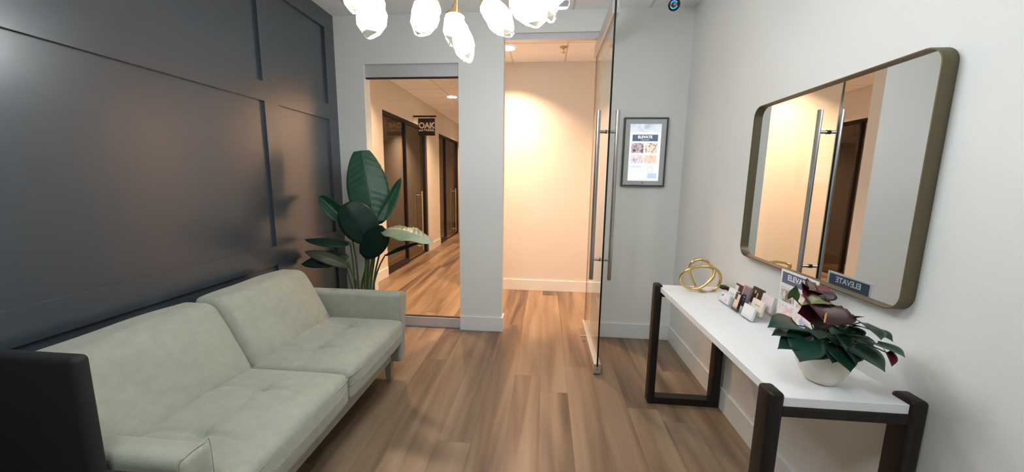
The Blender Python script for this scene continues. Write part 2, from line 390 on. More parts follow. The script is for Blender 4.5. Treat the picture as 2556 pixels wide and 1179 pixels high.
# ------------------------------------------------------------------ hall storefronts
def storefront(wn, dn, y0, ym, y1, top):
    x = XH-.05
    wi = empty(wn, (x, y0, 0), kind='structure'); f = []
    t = .035
    f += [(x-.03, x+.03, y0, ym, 0, .085), (x-.03, x+.03, y0, y1, top-.05, top), (x-.03, x+.03, y0, y0+t, .085, top-.05), (x-.03, x+.03, ym-t, ym, .085, top-.05)]
    boxes('window_frame', f, M_dkframe, wi); bx('pane', x-.004, x+.004, y0+t, ym-t, .085, top-.05, M_store, wi)
    dd = empty(dn, (x, ym, 0), kind='structure')
    boxes('door_jamb', [(x-.07, x+.03, y1-.10, y1, 0, top-.05)], M_dkframe, dd)
    bx('pane', x-.004, x+.004, ym+.005, y1-.11, .02, top-.06, M_store, dd)
    boxes('bottom_rail', [(x-.015, x+.015, ym+.005, y1-.11, 0, .02)], M_dkframe, dd)
    for s in (-1, 1):
        b = B(); X = x+s*.06; yy = y1-.42; tube(b, [(X, yy, .10), (X, yy, 1.18)], .016, 12); hh = obj('pull_handle', b, M_hsteel, dd, auto=40)
        b = B()
        for z in (.17, 1.11): tube(b, [(X, yy, z), (x+s*.004, yy, z)], .011, 10)
        obj('standoff', b, M_hsteel, hh, auto=40)
storefront('window_2', 'door_2', 5.0, 5.90, 6.93, 2.335)
storefront('window_3', 'door_3', 7.68, 8.28, 9.45, 2.345)
ins = empty('display_frame', (-2.45, 7.6, 0), 'narrow dark framed panel behind the farther hall storefront', 'panel')
boxes('frame', [(-3.0, -2.62, 8.9, 8.94, .3, 2.0)], M_shopdk, ins)

for sx_, sy_ in ((-3.4, 6.0), (-3.4, 8.4)):  # unseen lamps added to brighten the shop interiors
    so_ = downlight(sx_, sy_, 'added unseen fill light inside the %s glass-fronted shop' % ('nearer' if sy_ < 7 else 'farther'), watts=9)
# hanging shop sign
os_ = empty('hanging_sign', (-2.07, 6.2, 2.42), 'small square black sign hanging from a bar out over the hall', 'sign')
SY = 6.2
bx('bracket_bar', XH, -1.845, SY-.012, SY+.012, 2.425, 2.45, M_dkframe, os_)
bx('board', XH+.085, -1.87, SY-.012, SY+.012, 2.125, 2.405, mat('black_sign_board', (.01, .01, .012), .4), os_, bevel=.002)
for hx in (XH+.09, -1.94): bx('hook', hx, hx+.01, SY-.003, SY+.003, 2.40, 2.43, M_steel, os_)
M_signw = mat('sign_lettering_ivory', (.75, .70, .62), .5)
text('OAK', .125, (-2.012, SY-.0135, 2.285), FACE_Y, M_signw, os_, bold=.006)
text('and BARREL', .052, (-2.012, SY-.0135, 2.212), FACE_Y, M_signw, os_, bold=.002)

downlight(-.435, 4.06, 'round recessed hall ceiling light at the left edge of the doorway opening')
downlight(-1.60, 6.3, 'round recessed ceiling light seen through the side window, down the hall')
downlight(-1.60, 8.9, 'round recessed ceiling light at the far end of the hall')
downlight(1.7, 4.06, 'round recessed ceiling light further right in the hall, past the doorway')
downlight(-1.75, 4.2, 'round recessed ceiling light just outside the side window', watts=HALL_W*.7)
sk = empty('sprinkler_head', (.149, 4.07, H), 'small brass ceiling sprinkler head above the doorway hall', 'sprinkler')
b = B(); lathe(b, [(0, 0), (.042, 0), (.040, -.006), (.012, -.012), (.010, -.03), (0, -.03)], (.149, 4.07, H), 20); obj('escutcheon', b, M_brass, sk, auto=40)
b = B(); tube(b, [(.149, 4.07, H-.03), (.149, 4.07, H-.052)], .004, 8); lathe(b, [(0, -.052), (.018, -.053), (.018, -.056), (0, -.057)], (.149, 4.07, H), 12); obj('deflector', b, M_brass, sk)

# added fill lamp out of view above the camera, with a made-up ceiling fixture
rl = bpy.data.lights.new('near_fill_lamp', 'AREA'); rl.shape = 'DISK'; rl.size = .5; rl.energy = FILL_W; rl.color = (.93, .98, 1); rl.spread = math.radians(160)
rt = empty('added_fill_light', (-.3, -.2, H), 'added round fill light over the near half of the room, above the camera', 'light')
b = B(); lathe(b, [(.27, -.001), (.27, -.010), (.25, -.012), (.25, -.001)], (-.3, -.2, H), 36); obj('trim_ring', b, M_whitepl, rt, auto=40)
b = B(); lathe(b, [(0, -.006), (.25, -.006), (.25, -.002), (0, -.002)], (-.3, -.2, H), 36); obj('diffuser', b, mat('added_fill_diffuser', (.9, .9, .9), .5, emit=(.93, .98, 1), es=2), rt)
rlo = bpy.data.objects.new('lamp_glow', rl); rlo.location = (-.3, -.2, H-.015); COL.objects.link(rlo); rlo.parent = rt; rlo.matrix_parent_inverse = Matrix.Translation(-rt.location)

# ================================================================== CHANDELIER
ch = empty('chandelier', (-.38, 1.62, H), 'gold branching chandelier with glowing faceted ice-glass shades', 'chandelier')
M_ice = mat('glowing_ice_glass', (.9, .92, .95), .15, emit=(.96, .985, 1.0), es=SHADE_E)
M_tip = glass('clear_ice_glass_tip', (.72, .78, .84), 1.22, .05)
hub = V((-.39, 1.62, 2.36))
b = B(); lathe(b, [(0, 0), (.065, 0), (.065, -.02), (.02, -.03), (0, -.03)], (hub.x, hub.y, H), 28); obj('canopy', b, M_brass, ch, auto=40)
b = B(); tube(b, [(hub.x, hub.y, H-.02), hub], .007, 12); tube(b, [hub+V((0, 0, .05)), hub-V((0, 0, .05))], .016, 14); obj('stem', b, M_brass, ch, auto=40)
def shade(cap, tip, wdt, seed):
    cap, tip = V(cap), V(tip); ax = tip-cap; L = ax.length; rot = ax.to_track_quat('Z', 'Y').to_matrix().to_4x4()
    rnd = random.Random(seed); n = 8; ph = [rnd.uniform(.90, 1.08) for _ in range(n*12)]
    prof = [(.0, -.0), (.30, .0), (.62, .08), (.88, .24), (1.0, .42), (.97, .58), (.80, .75), (.50, .90), (.30, .98), (0, 1.0)]
    b = B(); off = rnd.uniform(0, 6)
    rings = []
    for i, (r, t) in enumerate(prof):
        if r == 0: rings.append([b.verts.new((0, 0, t*L))]); continue
        rings.append([b.verts.new((r*wdt/2*ph[i*n+k]*math.cos(off+2*math.pi*(k+.5*(i % 2))/n), r*wdt/2*ph[i*n+k]*math.sin(off+2*math.pi*(k+.5*(i % 2))/n), t*L+(rnd.uniform(-.012, .012)*L if 1 < i < 8 else 0))) for k in range(n)])
    for i, (a, c) in enumerate(zip(rings, rings[1:])):
        mi = 1 if prof[i][1] >= .58 else 0
        for k in range(n):
            if len(a) == 1: f = [(a[0], c[(k+1) % n], c[k])]
            elif len(c) == 1: f = [(a[k], a[(k+1) % n], c[0])]
            elif i % 2 == 0: f = [(a[k], a[(k+1) % n], c[k]), (a[(k+1) % n], c[(k+1) % n], c[k])]
            else: f = [(a[k], a[(k+1) % n], c[(k+1) % n]), (a[k], c[(k+1) % n], c[k])]
            for q in f:
                try: g = b.faces.new(q); g.material_index = mi
                except ValueError: pass
    for r in rings:
        for v in r: v.co = Matrix.Translation(cap) @ rot @ v.co
    sh = obj('glass_shade', b, [M_ice, M_tip], ch)
    d = ax.normalized()
    b = B(); tube(b, [cap-d*.030, cap-d*.004, cap+d*.012, cap+d*.030], [.010, wdt*.20, wdt*.36, wdt*.43], 16); obj('cap', b, M_brass, sh, auto=40)
    b = B(); p = cap-d*.025; mid = hub.lerp(p, .55)+V((0, 0, .03)); tube(b, spline([hub, mid, p], 8), .0042, 8); obj('arm', b, M_brass, ch, smooth=True)
SH = [((932, -8, 1.42), (921, 92, 1.33), .098), ((893, -62, 1.62), (884, 28, 1.50), .105), ((1078, 4, 1.52), (1042, 84, 1.44), .102), ((1136, 28, 1.95), (1134, 120, 1.93), .105),
      ((1144, 66, 1.93), (1171, 153, 1.80), .100), ((1214, 3, 1.55), (1276, 88, 1.48), .094), ((1308, -40, 1.38), (1342, 58, 1.28), .125), ((1352, -50, 1.62), (1378, 54, 1.58), .09), ((1372, -42, 1.75), (1416, 18, 1.72), .09),
      ((1130, -150, 1.25), (1120, -60, 1.10), .10), ((1260, -170, 1.8), (1290, -80, 1.85), .10)]
for k, (c, t, wd) in enumerate(SH): shade(at(*c), at(*t), wd*1.08, k+3)

# small dome camera below the ceiling in the far right corner
dc = empty('dome_camera', (.865, 2.9, H), 'small black dome camera with a blue ring light below the ceiling corner', 'camera')
cpos = at(1683, 12, 2.9)
dirc = (V((0, 0, 1.4))-cpos).normalized(); dirc = (dirc+V((-.12, 0, .05))).normalized(); Q = dirc.to_track_quat('Z', 'Y').to_matrix().to_4x4()
b = B(); lathe(b, [(0, -.028), (.026, -.024), (.038, -.008), (.040, .006), (.036, .016), (.026, .020), (.012, .018), (0, .017)], cpos, 32, mat4=Q); obj('housing', b, M_blackpl, dc, auto=50)
M_blue = mat('blue_led_ring', (.02, .1, .4), .4, emit=(.02, .28, 1.0), es=1.4)
for a0 in (25, 205):
    b = B(); tube(b, [cpos+Q @ V((.0235*math.cos(math.radians(a0+s*13)), .0235*math.sin(math.radians(a0+s*13)), .0205)) for s in range(11)], .0026, 8); obj('ring_light', b, M_blue, dc, smooth=True)
b = B(); tube(b, [cpos-dirc*.02, V((cpos.x, cpos.y+.03, H))], .010, 12); obj('mount_stem', b, M_blackpl, dc, smooth=True)

# ================================================================== WALL TABLET
tp = empty('wall_tablet', (.81, D, 1.36), 'framed upright touch screen with a lit page mounted on the back wall', 'screen')
X0, X1, Z0, Z1 = .634, .988, 1.362, 1.924; YS = D-.032
M_tfr = mat('slate_tablet_frame', (.055, .068, .070), .4); M_bez = mat('light_grey_bezel', (.50, .52, .52), .35)
b = B(); t = .013
for q in [(X0, X0+t, YS-.004, D, Z0, Z1), (X1-t, X1, YS-.004, D, Z0, Z1), (X0+t, X1-t, YS-.004, D, Z0, Z0+t), (X0+t, X1-t, YS-.004, D, Z1-t, Z1)]: box(b, *q)
obj('frame', b, M_tfr, tp)
bx('bezel', X0+t, X1-t, YS, D-.002, Z0+t, Z1-t, M_bez, tp)
def em(name, c, s=1.0): return mat(name, (0, 0, 0), .5, spec=0, emit=srgb(*c), es=s*.66)
def em_noise(name, stops, scale, seed, s=1.0):
    m = mat(name, (0, 0, 0), .5, spec=0, emit=(1, 1, 1), es=s*.66); cr = ramp_noise(m, scale, [(p, srgb(*c)) for p, c in stops], (1, 1, 1), 2, 'Emission Color', .6)
    return m
sx0, sx1, sz0, sz1 = X0+.052, X1-.052, Z0+.048, Z1-.052
scr = bx('lit_screen', sx0, sx1, YS-.0012, YS+.001, sz0, sz1, em('screen_white', (243, 245, 252), 1.0), tp)
def patch(nm, u0, u1, v0, v1, m, k=1):
    return bx(nm, sx0+(sx1-sx0)*u0, sx0+(sx1-sx0)*u1, YS-.0012-.0005*k, YS-.0012, sz1-(sz1-sz0)*v1, sz1-(sz1-sz0)*v0, m, scr)
patch('banner_picture', 0, 1, 0, .135, em_noise('screen_sky', [(.3, (196, 206, 224)), (.5, (228, 234, 246)), (.7, (176, 190, 206))], 9, 0))
patch('title_band', .085, .905, .185, .30, em('screen_slate_band', (98, 112, 136)))
patch('photo_tile', .07, .46, .335, .505, em_noise('screen_photo_mauve', [(.3, (96, 76, 84)), (.5, (226, 205, 208)), (.65, (120, 98, 102)), (.8, (250, 246, 246))], 38, 1))
patch('photo_tile', .52, .90, .335, .505, em_noise('screen_photo_tan', [(.3, (110, 84, 60)), (.5, (244, 226, 196)), (.65, (236, 232, 228)), (.8, (96, 92, 78))], 42, 1))
patch('photo_tile', .07, .46, .545, .685, em_noise('screen_photo_blush', [(.35, (246, 190, 176)), (.5, (252, 240, 238)), (.7, (120, 150, 205))], 30, 1))
patch('photo_tile', .50, .90, .545, .685, em_noise('screen_photo_peach', [(.35, (244, 176, 150)), (.52, (252, 226, 204)), (.7, (250, 205, 190))], 34, 1))
patch('text_block', .08, .42, .735, .765, em('screen_pale_lilac', (222, 226, 242)))
patch('button_panel', .64, .94, .865, .955, em('screen_pale_blue', (198, 216, 240)))
b = B(); tube(b, [(sx0+(sx1-sx0)*.72+.022*math.cos(a*math.pi/9), YS-.0015, sz1-(sz1-sz0)*.80+.022*math.sin(a*math.pi/9)) for a in range(18)], .0016, 6, closed=True); obj('round_emblem', b, em('screen_emblem_blue', (196, 212, 236)), scr)
M_lw = em('screen_lettering_white', (250, 250, 252), 1.1)
cxs = (sx0+sx1)/2
text('ELEVATE', .030, (cxs-.003, YS-.0022, sz1-(sz1-sz0)*.228), FACE_Y, M_lw, scr, ext=.0003, bold=.001)
text('SALON  SUITES', .0095, (cxs-.003, YS-.0022, sz1-(sz1-sz0)*.277), FACE_Y, M_lw, scr, ext=.0003)
b = B(); tube(b, [(.81, YS+.001, Z0+.031), (.81, YS-.001, Z0+.031)], .0045, 14); obj('camera_dot', b, M_blackrub, tp)

# ================================================================== MIRROR
mr = empty('wall_mirror', (XR, 1.66, 1.02), 'large rounded-corner wall mirror in an antique brass tray frame', 'mirror')
MY0, MY1, MZ0, MZ1 = 1.185, 2.125, 1.008, 1.795; XF = XR-.043
def rrect(y0, y1, z0, z1, r, n=8):
    out = []
    for cy, cz, a0 in ((y1-r, z1-r, 0), (y0+r, z1-r, 90), (y0+r, z0+r, 180), (y1-r, z0+r, 270)):
        for k in range(n+1):
            a = math.radians(a0+90*k/n); out.append((cy+r*math.cos(a), cz+r*math.sin(a)))
    return out
oO = rrect(MY0, MY1, MZ0, MZ1, .055); iO = rrect(MY0+.004, MY1-.004, MZ0+.004, MZ1-.004, .051)
b = B(); P = [[b.verts.new((x, y, z)) for y, z in ring] for x, ring in ((XR-.001, oO), (XF, oO), (XF, iO), (XR-.023, iO), (XR-.001, iO))]
for A, C in zip(P, P[1:]+P[:1]):
    for k in range(len(A)): b.faces.new([A[k], A[(k+1) % len(A)], C[(k+1) % len(A)], C[k]])
obj('frame', b, M_mframe, mr, auto=35)
b = B(); b.faces.new([b.verts.new((XR-.022, y, z)) for y, z in iO]); r_ = bmesh.ops.extrude_face_region(b, geom=b.faces[:]); [setattr(v, 'co', v.co+V((.010, 0, 0))) for v in r_['geom'] if isinstance(v, bmesh.types.BMVert)]
obj('mirror_glass', b, M_mirror, mr)

# ================================================================== CONSOLE TABLE
ct = empty('console_table', (.90, 1.68, 0), 'long narrow console table, white top on dark wooden loop legs', 'table')
TY0, TY1, TT = 1.078, 2.278, .770; LX0, LX1 = .682, 1.118
b = B(); box(b, .712, 1.090, TY0, TY1, TT-.030, TT, 0, .002); obj('tabletop', b, M_top, ct)
def legloop(y0, y1):
    lg = []
    for x0, x1 in ((LX0, LX0+.044), (LX1-.050, LX1)):
        b = B(); box(b, x0, x1, y0, y1, 0, TT+.014, 0, .012, 4); obj('leg', b, M_espresso, ct, auto=40)
    b = B(); box(b, LX0+.040, LX1-.045, y0+.004, y1-.004, .0, .045, 0, .003); obj('floor_bar', b, M_espresso, ct)
    b = B(); box(b, LX0+.040, LX1-.045, y0+.004, y1-.004, TT-.062, TT-.030, 0, .003); obj('top_rail', b, M_espresso, ct)
legloop(1.070, 1.140); legloop(2.222, 2.292)

# ------------------------------------------------------------------ gold knot
kp = [(1748, 725, 0), (1770, 731, .02), (1790, 718, .03), (1799, 695, .03), (1790, 675, .02), (1770, 667, -.01), (1745, 666, -.03), (1715, 675, -.03), (1699, 692, -.01), (1705, 711, .01), (1726, 721, .0),
      (1748, 719, -.02), (1767, 706, -.03), (1781, 690, -.02), (1781, 671, .01), (1768, 655, .03), (1746, 648, .01), (1728, 655, -.01), (1721, 673, .02), (1726, 697, .03), (1737, 716, .02)]
b = B(); tube(b, spline([at(x, y, 2.15+.9*d) for x, y, d in kp], 8, True), .0085, 12, closed=True)
for v in b.verts: v.co.z = max(v.co.z, TT+.0005)
kn = obj('knot_sculpture', b, M_brass, smooth=True); tag(kn, 'gold knotted ring sculpture at the far end of the white console table', 'sculpture')

# ------------------------------------------------------------------ card holders and cards
CARDS = []
def rim_box(name, y0, y1, x0, label):
    h = empty(name, (x0, (y0+y1)/2, TT), label, 'card holder', 'clear card holders on the console table')
    for k in range(3):
        xx = x0+.036*k; zz = TT+.022*k; b = B()
        box(b, xx, xx+.0012, y0, y1, TT+.0003, zz+.024); box(b, xx+.0013, xx+.030, y0, y1, zz+.003, zz+.0042)
        obj('tier', b, M_acryl, h)
    return h
rim_box('card_holder', 1.905, 2.005, .945, 'clear acrylic tiered card holder nearest the gold knot')
rim_box('card_holder', 1.795, 1.895, .945, 'clear acrylic tiered card holder in the middle of the three')
rim_box('card_holder', 1.685, 1.785, .945, 'clear acrylic tiered card holder nearest the brochure sign')
def cards(tier, yc, wid, hgt, m, label, deco=None, tilt=12, thick=.010, lean=0):
    xx = .945+.036*tier+.006; zz = TT+.022*tier+.0065
    o = empty('business_cards', (xx, yc, zz), label, 'cards', 'stacks of business cards in the holders')
    M = Matrix.Translation((xx, yc, zz)) @ Rt('Y', tilt) @ Rt('X', lean)
    b = B(); box(b, 0, thick, -wid/2, wid/2, 0, hgt)
    for v in b.verts: v.co = M @ v.co
    obj('card_stack', b, m, o)
    for u0, u1, v0, v1, mm, nm in (deco or []):      # u from the far edge (left in view), v from the bottom
        b = B(); box(b, -.0007, -.0001, wid/2-wid*u1, wid/2-wid*u0, hgt*v0, hgt*v1)
        for v in b.verts: v.co = M @ v.co
        obj(nm, b, mm, o)
P_ = lambda n, c: mat(n, srgb(*c), .45)
C_dots = P_('card_dark_print', (90, 75, 80)); C_peach = P_('card_peach', (236, 205, 192)); C_coral = P_('card_coral', (205, 128, 118)); C_brown = P_('card_dark_brown', (66, 50, 42))
C_navy = P_('card_navy', (32, 42, 74)); C_grey = P_('card_mauve_grey', (128, 120, 126)); C_cream = P_('card_cream', (236, 226, 210)); C_pink = P_('card_pale_pink', (230, 215, 216)); C_gold = P_('card_gold_print', (222, 190, 120)); C_blk = P_('card_black', (26, 24, 30)); C_skin = P_('card_portrait_skin', (234, 200, 184))
cards(0, 1.955, .088, .050, M_paper, 'white business cards with small dark marks, front tier beside the gold knot', [(.12, .2, .55, .72, C_dots, 'mark'), (.22, .28, .66, .82, C_dots, 'mark'), (.55, .85, .25, .5, C_peach, 'print')])
cards(1, 1.955, .088, .052, M_paper, 'plain white business cards, middle tier beside the gold knot', [(.3, .7, .4, .6, P_('card_pale_grey', (205, 208, 210)), 'print')])
cards(2, 1.968, .070, .054, C_pink, 'pink and dark brown business cards, back tier beside the gold knot', [(.45, 1, 0, 1, C_brown, 'print'), (0, .45, .82, 1, C_brown, 'print')])
cards(2, 1.900, .062, .064, C_coral, 'coral pink business cards with a white corner, tallest near the gold knot', [(.45, .95, .25, .5, M_paper, 'print')])
cards(0, 1.846, .050, .086, C_blk, 'portrait business cards with a profile picture on a dark ground', [(.1, .9, .1, .95, C_skin, 'print'), (.12, .45, .60, .93, C_blk, 'hair'), (.1, .9, .1, .22, M_paper, 'caption')])
cards(1, 1.842, .052, .094, C_grey, 'mauve grey upright business cards with a navy half', [(0, .62, 0, .62, C_navy, 'print'), (.15, .5, .3, .36, M_paper, 'line'), (.15, .5, .44, .5, M_paper, 'line')])
cards(2, 1.815, .085, .080, C_brown, 'dark brown business cards with gold print, tallest of the back tier', [(.30, .40, .62, .82, C_gold, 'mark'), (.55, .64, .40, .72, C_gold, 'mark')])
cards(0, 1.735, .088, .060, M_paper, 'plain white business cards at the front, next to the brochure sign', None)
cards(1, 1.735, .088, .066, C_cream, 'cream business cards with a thin brown arc', [(.3, .75, .6, .66, P_('card_tan_line', (176, 150, 130)), 'arc')])
cards(2, 1.728, .085, .072, C_pink, 'pale pink business cards at the back, next to the brochure sign', None)
pen = B(); tube(pen, [(1.085, 2.055, TT+.005), (1.03, 1.99, TT+.005)], .0032, 10); tag(obj('pen', pen, M_blackpl, smooth=True), 'thin black pen lying between the gold knot and the cards', 'pen')

# ------------------------------------------------------------------ brochure sign
bs = empty('brochure_sign', (1.02, 1.522, TT), 'upright clear stand with a printed white page of photos behind the potted plant', 'sign')
BX, BY0, BY1, BZ0, BZ1 = 1.02, 1.414, 1.631, TT+.008, 1.041
b = B(); box(b, BX-.004, BX-.0022, BY0, BY1, TT+.004, BZ1+.002); box(b, BX+.0022, BX+.004, BY0, BY1, TT+.004, BZ1+.002); box(b, BX-.035, BX+.035, BY0, BY1, TT+.0003, TT+.004); obj('acrylic_stand', b, M_acryl, bs)
pg = bx('printed_page', BX-.002, BX+.002, BY0+.001, BY1-.001, BZ0, BZ1, M_paper, bs)
C_band = P_('page_slate_band', (92, 98, 124)); C_band2 = P_('page_blue_band', (58, 78, 106))
def noisem(n, stops, sc):
    m = mat(n, (.5, .5, .5), .45); ramp_noise(m, sc, [(p, srgb(*c)) for p, c in stops], (1, 1, 1), 2, 'Base Color', .6); return m
T1 = noisem('page_photo_beige', [(.35, (130, 108, 92)), (.5, (232, 222, 214)), (.65, (170, 150, 136))], 30); T2 = noisem('page_photo_rust', [(.35, (120, 78, 56)), (.5, (224, 190, 160)), (.7, (240, 232, 226))], 34)
T3 = noisem('page_photo_blush', [(.35, (236, 196, 184)), (.5, (244, 232, 230)), (.7, (150, 170, 205))], 24)
for s in (-1, 1):
    xa, xb = (BX-.0026, BX-.002) if s < 0 else (BX+.002, BX+.0026)
    Hh = BZ1-BZ0; Wd = BY1-BY0
    bx('header_band', xa, xb, BY0+.012, BY1-.012, BZ1-.055, BZ1-.008, C_band if s < 0 else C_band2, pg)
    for (u0, u1, v0, v1, m) in ((.06, .46, .27, .50, T1), (.54, .94, .27, .50, T2), (.06, .46, .55, .80, T3), (.54, .94, .55, .80, T3)):
        bx('photo', xa, xb, BY1-Wd*u1, BY1-Wd*u0, BZ1-Hh*v1, BZ1-Hh*v0, m, pg)
    text('ELEVATE', .032, (xa-.0003 if s < 0 else xb+.0003, (BY0+BY1)/2, BZ1-.028), FACE_X if s < 0 else FACE_XP, M_paper, pg, ext=.0002, bold=.0006)

# ================================================================== LEAF BUILDER
def leaf_bm(bm, base, tip, width, up, arch=.1, fold=.25, kind='blade', nt=16, nv=4, wave=0, curl=0, roll=0, vein=0):
    base, tip, up = V(base), V(tip), V(up).normalized(); L = (tip-base).length
    mid = (base+tip)/2+up*arch*L; rows = []
    rnd = random.Random(int(base.x*1e4+tip.z*1e4))
    for i in range(nt+1):
        t = i/nt
        def sp(t_): return base*(1-t_)**2+mid*2*t_*(1-t_)+tip*t_*t_
        d = (sp(min(t+.01, 1))-sp(max(t-.01, 0))).normalized()
        side = d.cross(up).normalized(); nrm = side.cross(d).normalized()
        if kind == 'blade': wv = (math.sin(math.pi*min(1, t**.85)))**.62 if t < 1 else 0
        elif kind == 'paddle': wv = (math.sin(math.pi*(.05+.90*t)**.92))**.5*(1-.08*t)
        elif kind == 'round': wv = (max(0, math.sin(math.pi*(t*.93+.035))))**.45
        else: wv = max(0, math.sin(math.pi*(.34+.66*t)))**1.25
        row = []
        for j in range(-nv, nv+1):
            v = j/nv; tt = t
            if kind == 'heart': tt = t-.26*abs(v)**1.2*(1-t)**4
            p = sp(tt) if tt >= 0 else base+(sp(.01)-base)*tt*100
            h = fold*abs(v)+wave*math.sin(t*17+v*2.2)*abs(v)+vein*math.sin(t*70+abs(v)*9)*min(1, abs(v)*4)
            a = roll
            row.append(bm.verts.new(p+(side*math.cos(a)+nrm*math.sin(a))*v*wv*width/2+nrm*h*wv*width/2-up*curl*L*t*t*abs(v)))
        rows.append(row)
    for a, c in zip(rows, rows[1:]):
        for k in range(len(a)-1): bm.faces.new([a[k], a[k+1], c[k+1], c[k]])
def leaf(name, m, parent, *a, thick=.0012, **k):
    b = B(); leaf_bm(b, *a, **k); bmesh.ops.remove_doubles(b, verts=b.verts, dist=1e-5); o = obj(name, b, m, parent, smooth=True)
    md = o.modifiers.new('s', 'SOLIDIFY'); md.thickness = thick; md.offset = 0
    return o
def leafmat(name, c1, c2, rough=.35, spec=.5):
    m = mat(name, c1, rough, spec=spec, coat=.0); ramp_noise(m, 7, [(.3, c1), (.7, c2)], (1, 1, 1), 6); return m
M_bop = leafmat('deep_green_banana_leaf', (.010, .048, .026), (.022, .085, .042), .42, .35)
M_bop2 = leafmat('leaf_green_painted_shade', (.005, .019, .013), (.008, .028, .018), .45, .18)  # shade on the leaves put into a darker green
M_bop3 = leafmat('leaf_green_painted_light', (.17, .22, .13), (.36, .40, .27), .40)  # lamp light on the arching leaf put into a paler green

# ================================================================== TALL PLANT
pl = empty('bird_of_paradise_plant', (-1.47, 2.87, 0), 'tall potted bird of paradise plant in the corner behind the sofa', 'plant')
b = B(); lathe(b, [(0, 0), (.11, 0), (.12, .02), (.15, .30), (.155, .32), (.140, .32), (.135, .29), (0, .285)], (-1.47, 2.86, 0), 36); obj('pot', b, mat('charcoal_planter', (.03, .03, .033), .5), pl, auto=40)
b = B(); lathe(b, [(0, .300), (.137, .298), (.137, .286), (0, .286)], (-1.47, 2.86, 0), 24); obj('soil', b, M_soil, pl)
def stalk(pts, r0=.012, r1=.006, m=M_stem):
    pts = spline(pts, 6); n = len(pts); b = B(); tube(b, pts, [r0+(r1-r0)*i/(n-1) for i in range(n)], 10); obj('stalk', b, m, pl, smooth=True)
root = lambda dx, dy=0: V((-1.47+dx, 2.86+dy, .29))
P = at
cf = V((.42, -1, .05))   # faces the camera
# upright big leaf
stalk([root(.02), P(918, 720, 2.86), P(934, 620, 2.86), P(938, 548, 2.86)]); leaf('leaf', M_bop, pl, P(934, 556, 2.86), P(902, 376, 2.93), .335, cf, arch=.05, fold=-.16, kind='paddle', nt=90, nv=7, wave=.02, vein=.010)
b = B(); tube(b, spline([P(934, 556, 2.85), P(920, 470, 2.845), P(903, 382, 2.915)], 8), [.0055-.004*i/16 for i in range(17)], 8); obj('midrib', b, leafmat('midrib_green', (.03, .12, .05), (.05, .15, .07)), pl, smooth=True)
# broad leaf hanging before it
stalk([root(.0), P(903, 720, 2.83), P(922, 640, 2.80), P(934, 585, 2.76)]); leaf('leaf', M_bop2, pl, P(946, 545, 2.74), P(868, 532, 2.70), .0, cf) if False else None
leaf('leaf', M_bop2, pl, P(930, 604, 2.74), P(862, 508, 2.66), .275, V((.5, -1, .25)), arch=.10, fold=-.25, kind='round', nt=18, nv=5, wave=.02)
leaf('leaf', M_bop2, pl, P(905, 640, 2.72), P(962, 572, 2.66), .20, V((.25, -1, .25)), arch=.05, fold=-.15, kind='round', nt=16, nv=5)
# right rolled leaf
stalk([root(.03), P(925, 720, 2.88), P(938, 620, 2.90), P(945, 560, 2.90)]); leaf('leaf', M_bop, pl, P(942, 562, 2.90), P(1001, 443, 3.0), .10, V((.75, -.8, .2)), arch=-.04, fold=1.0, nt=16, nv=4)
# pale lit leaf arching right
stalk([root(.04, .02), P(934, 700, 2.82), P(948, 630, 2.76), P(958, 582, 2.70)], .010, .005)
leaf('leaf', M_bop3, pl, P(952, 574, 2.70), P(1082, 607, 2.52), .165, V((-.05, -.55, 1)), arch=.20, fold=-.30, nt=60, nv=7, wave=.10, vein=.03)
# low narrow right leaf
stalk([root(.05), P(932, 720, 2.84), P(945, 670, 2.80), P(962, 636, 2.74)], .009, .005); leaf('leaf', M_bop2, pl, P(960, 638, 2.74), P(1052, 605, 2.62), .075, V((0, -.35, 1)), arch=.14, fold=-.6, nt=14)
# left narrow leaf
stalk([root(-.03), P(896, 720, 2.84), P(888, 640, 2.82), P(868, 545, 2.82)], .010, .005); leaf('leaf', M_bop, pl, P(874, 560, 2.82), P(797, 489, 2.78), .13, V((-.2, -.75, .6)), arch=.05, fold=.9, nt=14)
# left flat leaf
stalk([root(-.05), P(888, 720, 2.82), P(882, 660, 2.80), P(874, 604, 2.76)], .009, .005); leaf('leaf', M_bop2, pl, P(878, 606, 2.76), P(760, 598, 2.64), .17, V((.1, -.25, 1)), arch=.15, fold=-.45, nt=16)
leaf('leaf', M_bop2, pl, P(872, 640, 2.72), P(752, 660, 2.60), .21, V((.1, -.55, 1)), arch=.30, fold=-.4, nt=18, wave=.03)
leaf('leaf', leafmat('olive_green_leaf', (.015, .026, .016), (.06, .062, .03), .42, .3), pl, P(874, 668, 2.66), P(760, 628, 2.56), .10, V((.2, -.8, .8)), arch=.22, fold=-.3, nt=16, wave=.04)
stalk([root(-.04, -.03), P(895, 720, 2.76), P(880, 685, 2.72), P(868, 650, 2.70)], .009, .005)
stalk([root(-.06, -.04), P(880, 720, 2.74), P(868, 680, 2.70), P(858, 655, 2.66)], .008, .005)
stalk([root(.01, -.03), P(911, 720, 2.80), P(914, 660, 2.78), P(912, 630, 2.74)], .012, .008)
stalk([root(.02, .03), P(915, 720, 2.90), P(921, 650, 2.90), P(928, 600, 2.88)], .012, .008)

# ================================================================== SOFA
so = empty('sofa', (-1.40, 1.61, 0), 'sage green two-seat fabric sofa with tufted seat cushions against the navy wall', 'sofa')
SY0, SY1, SM = .905, 2.315, 1.612
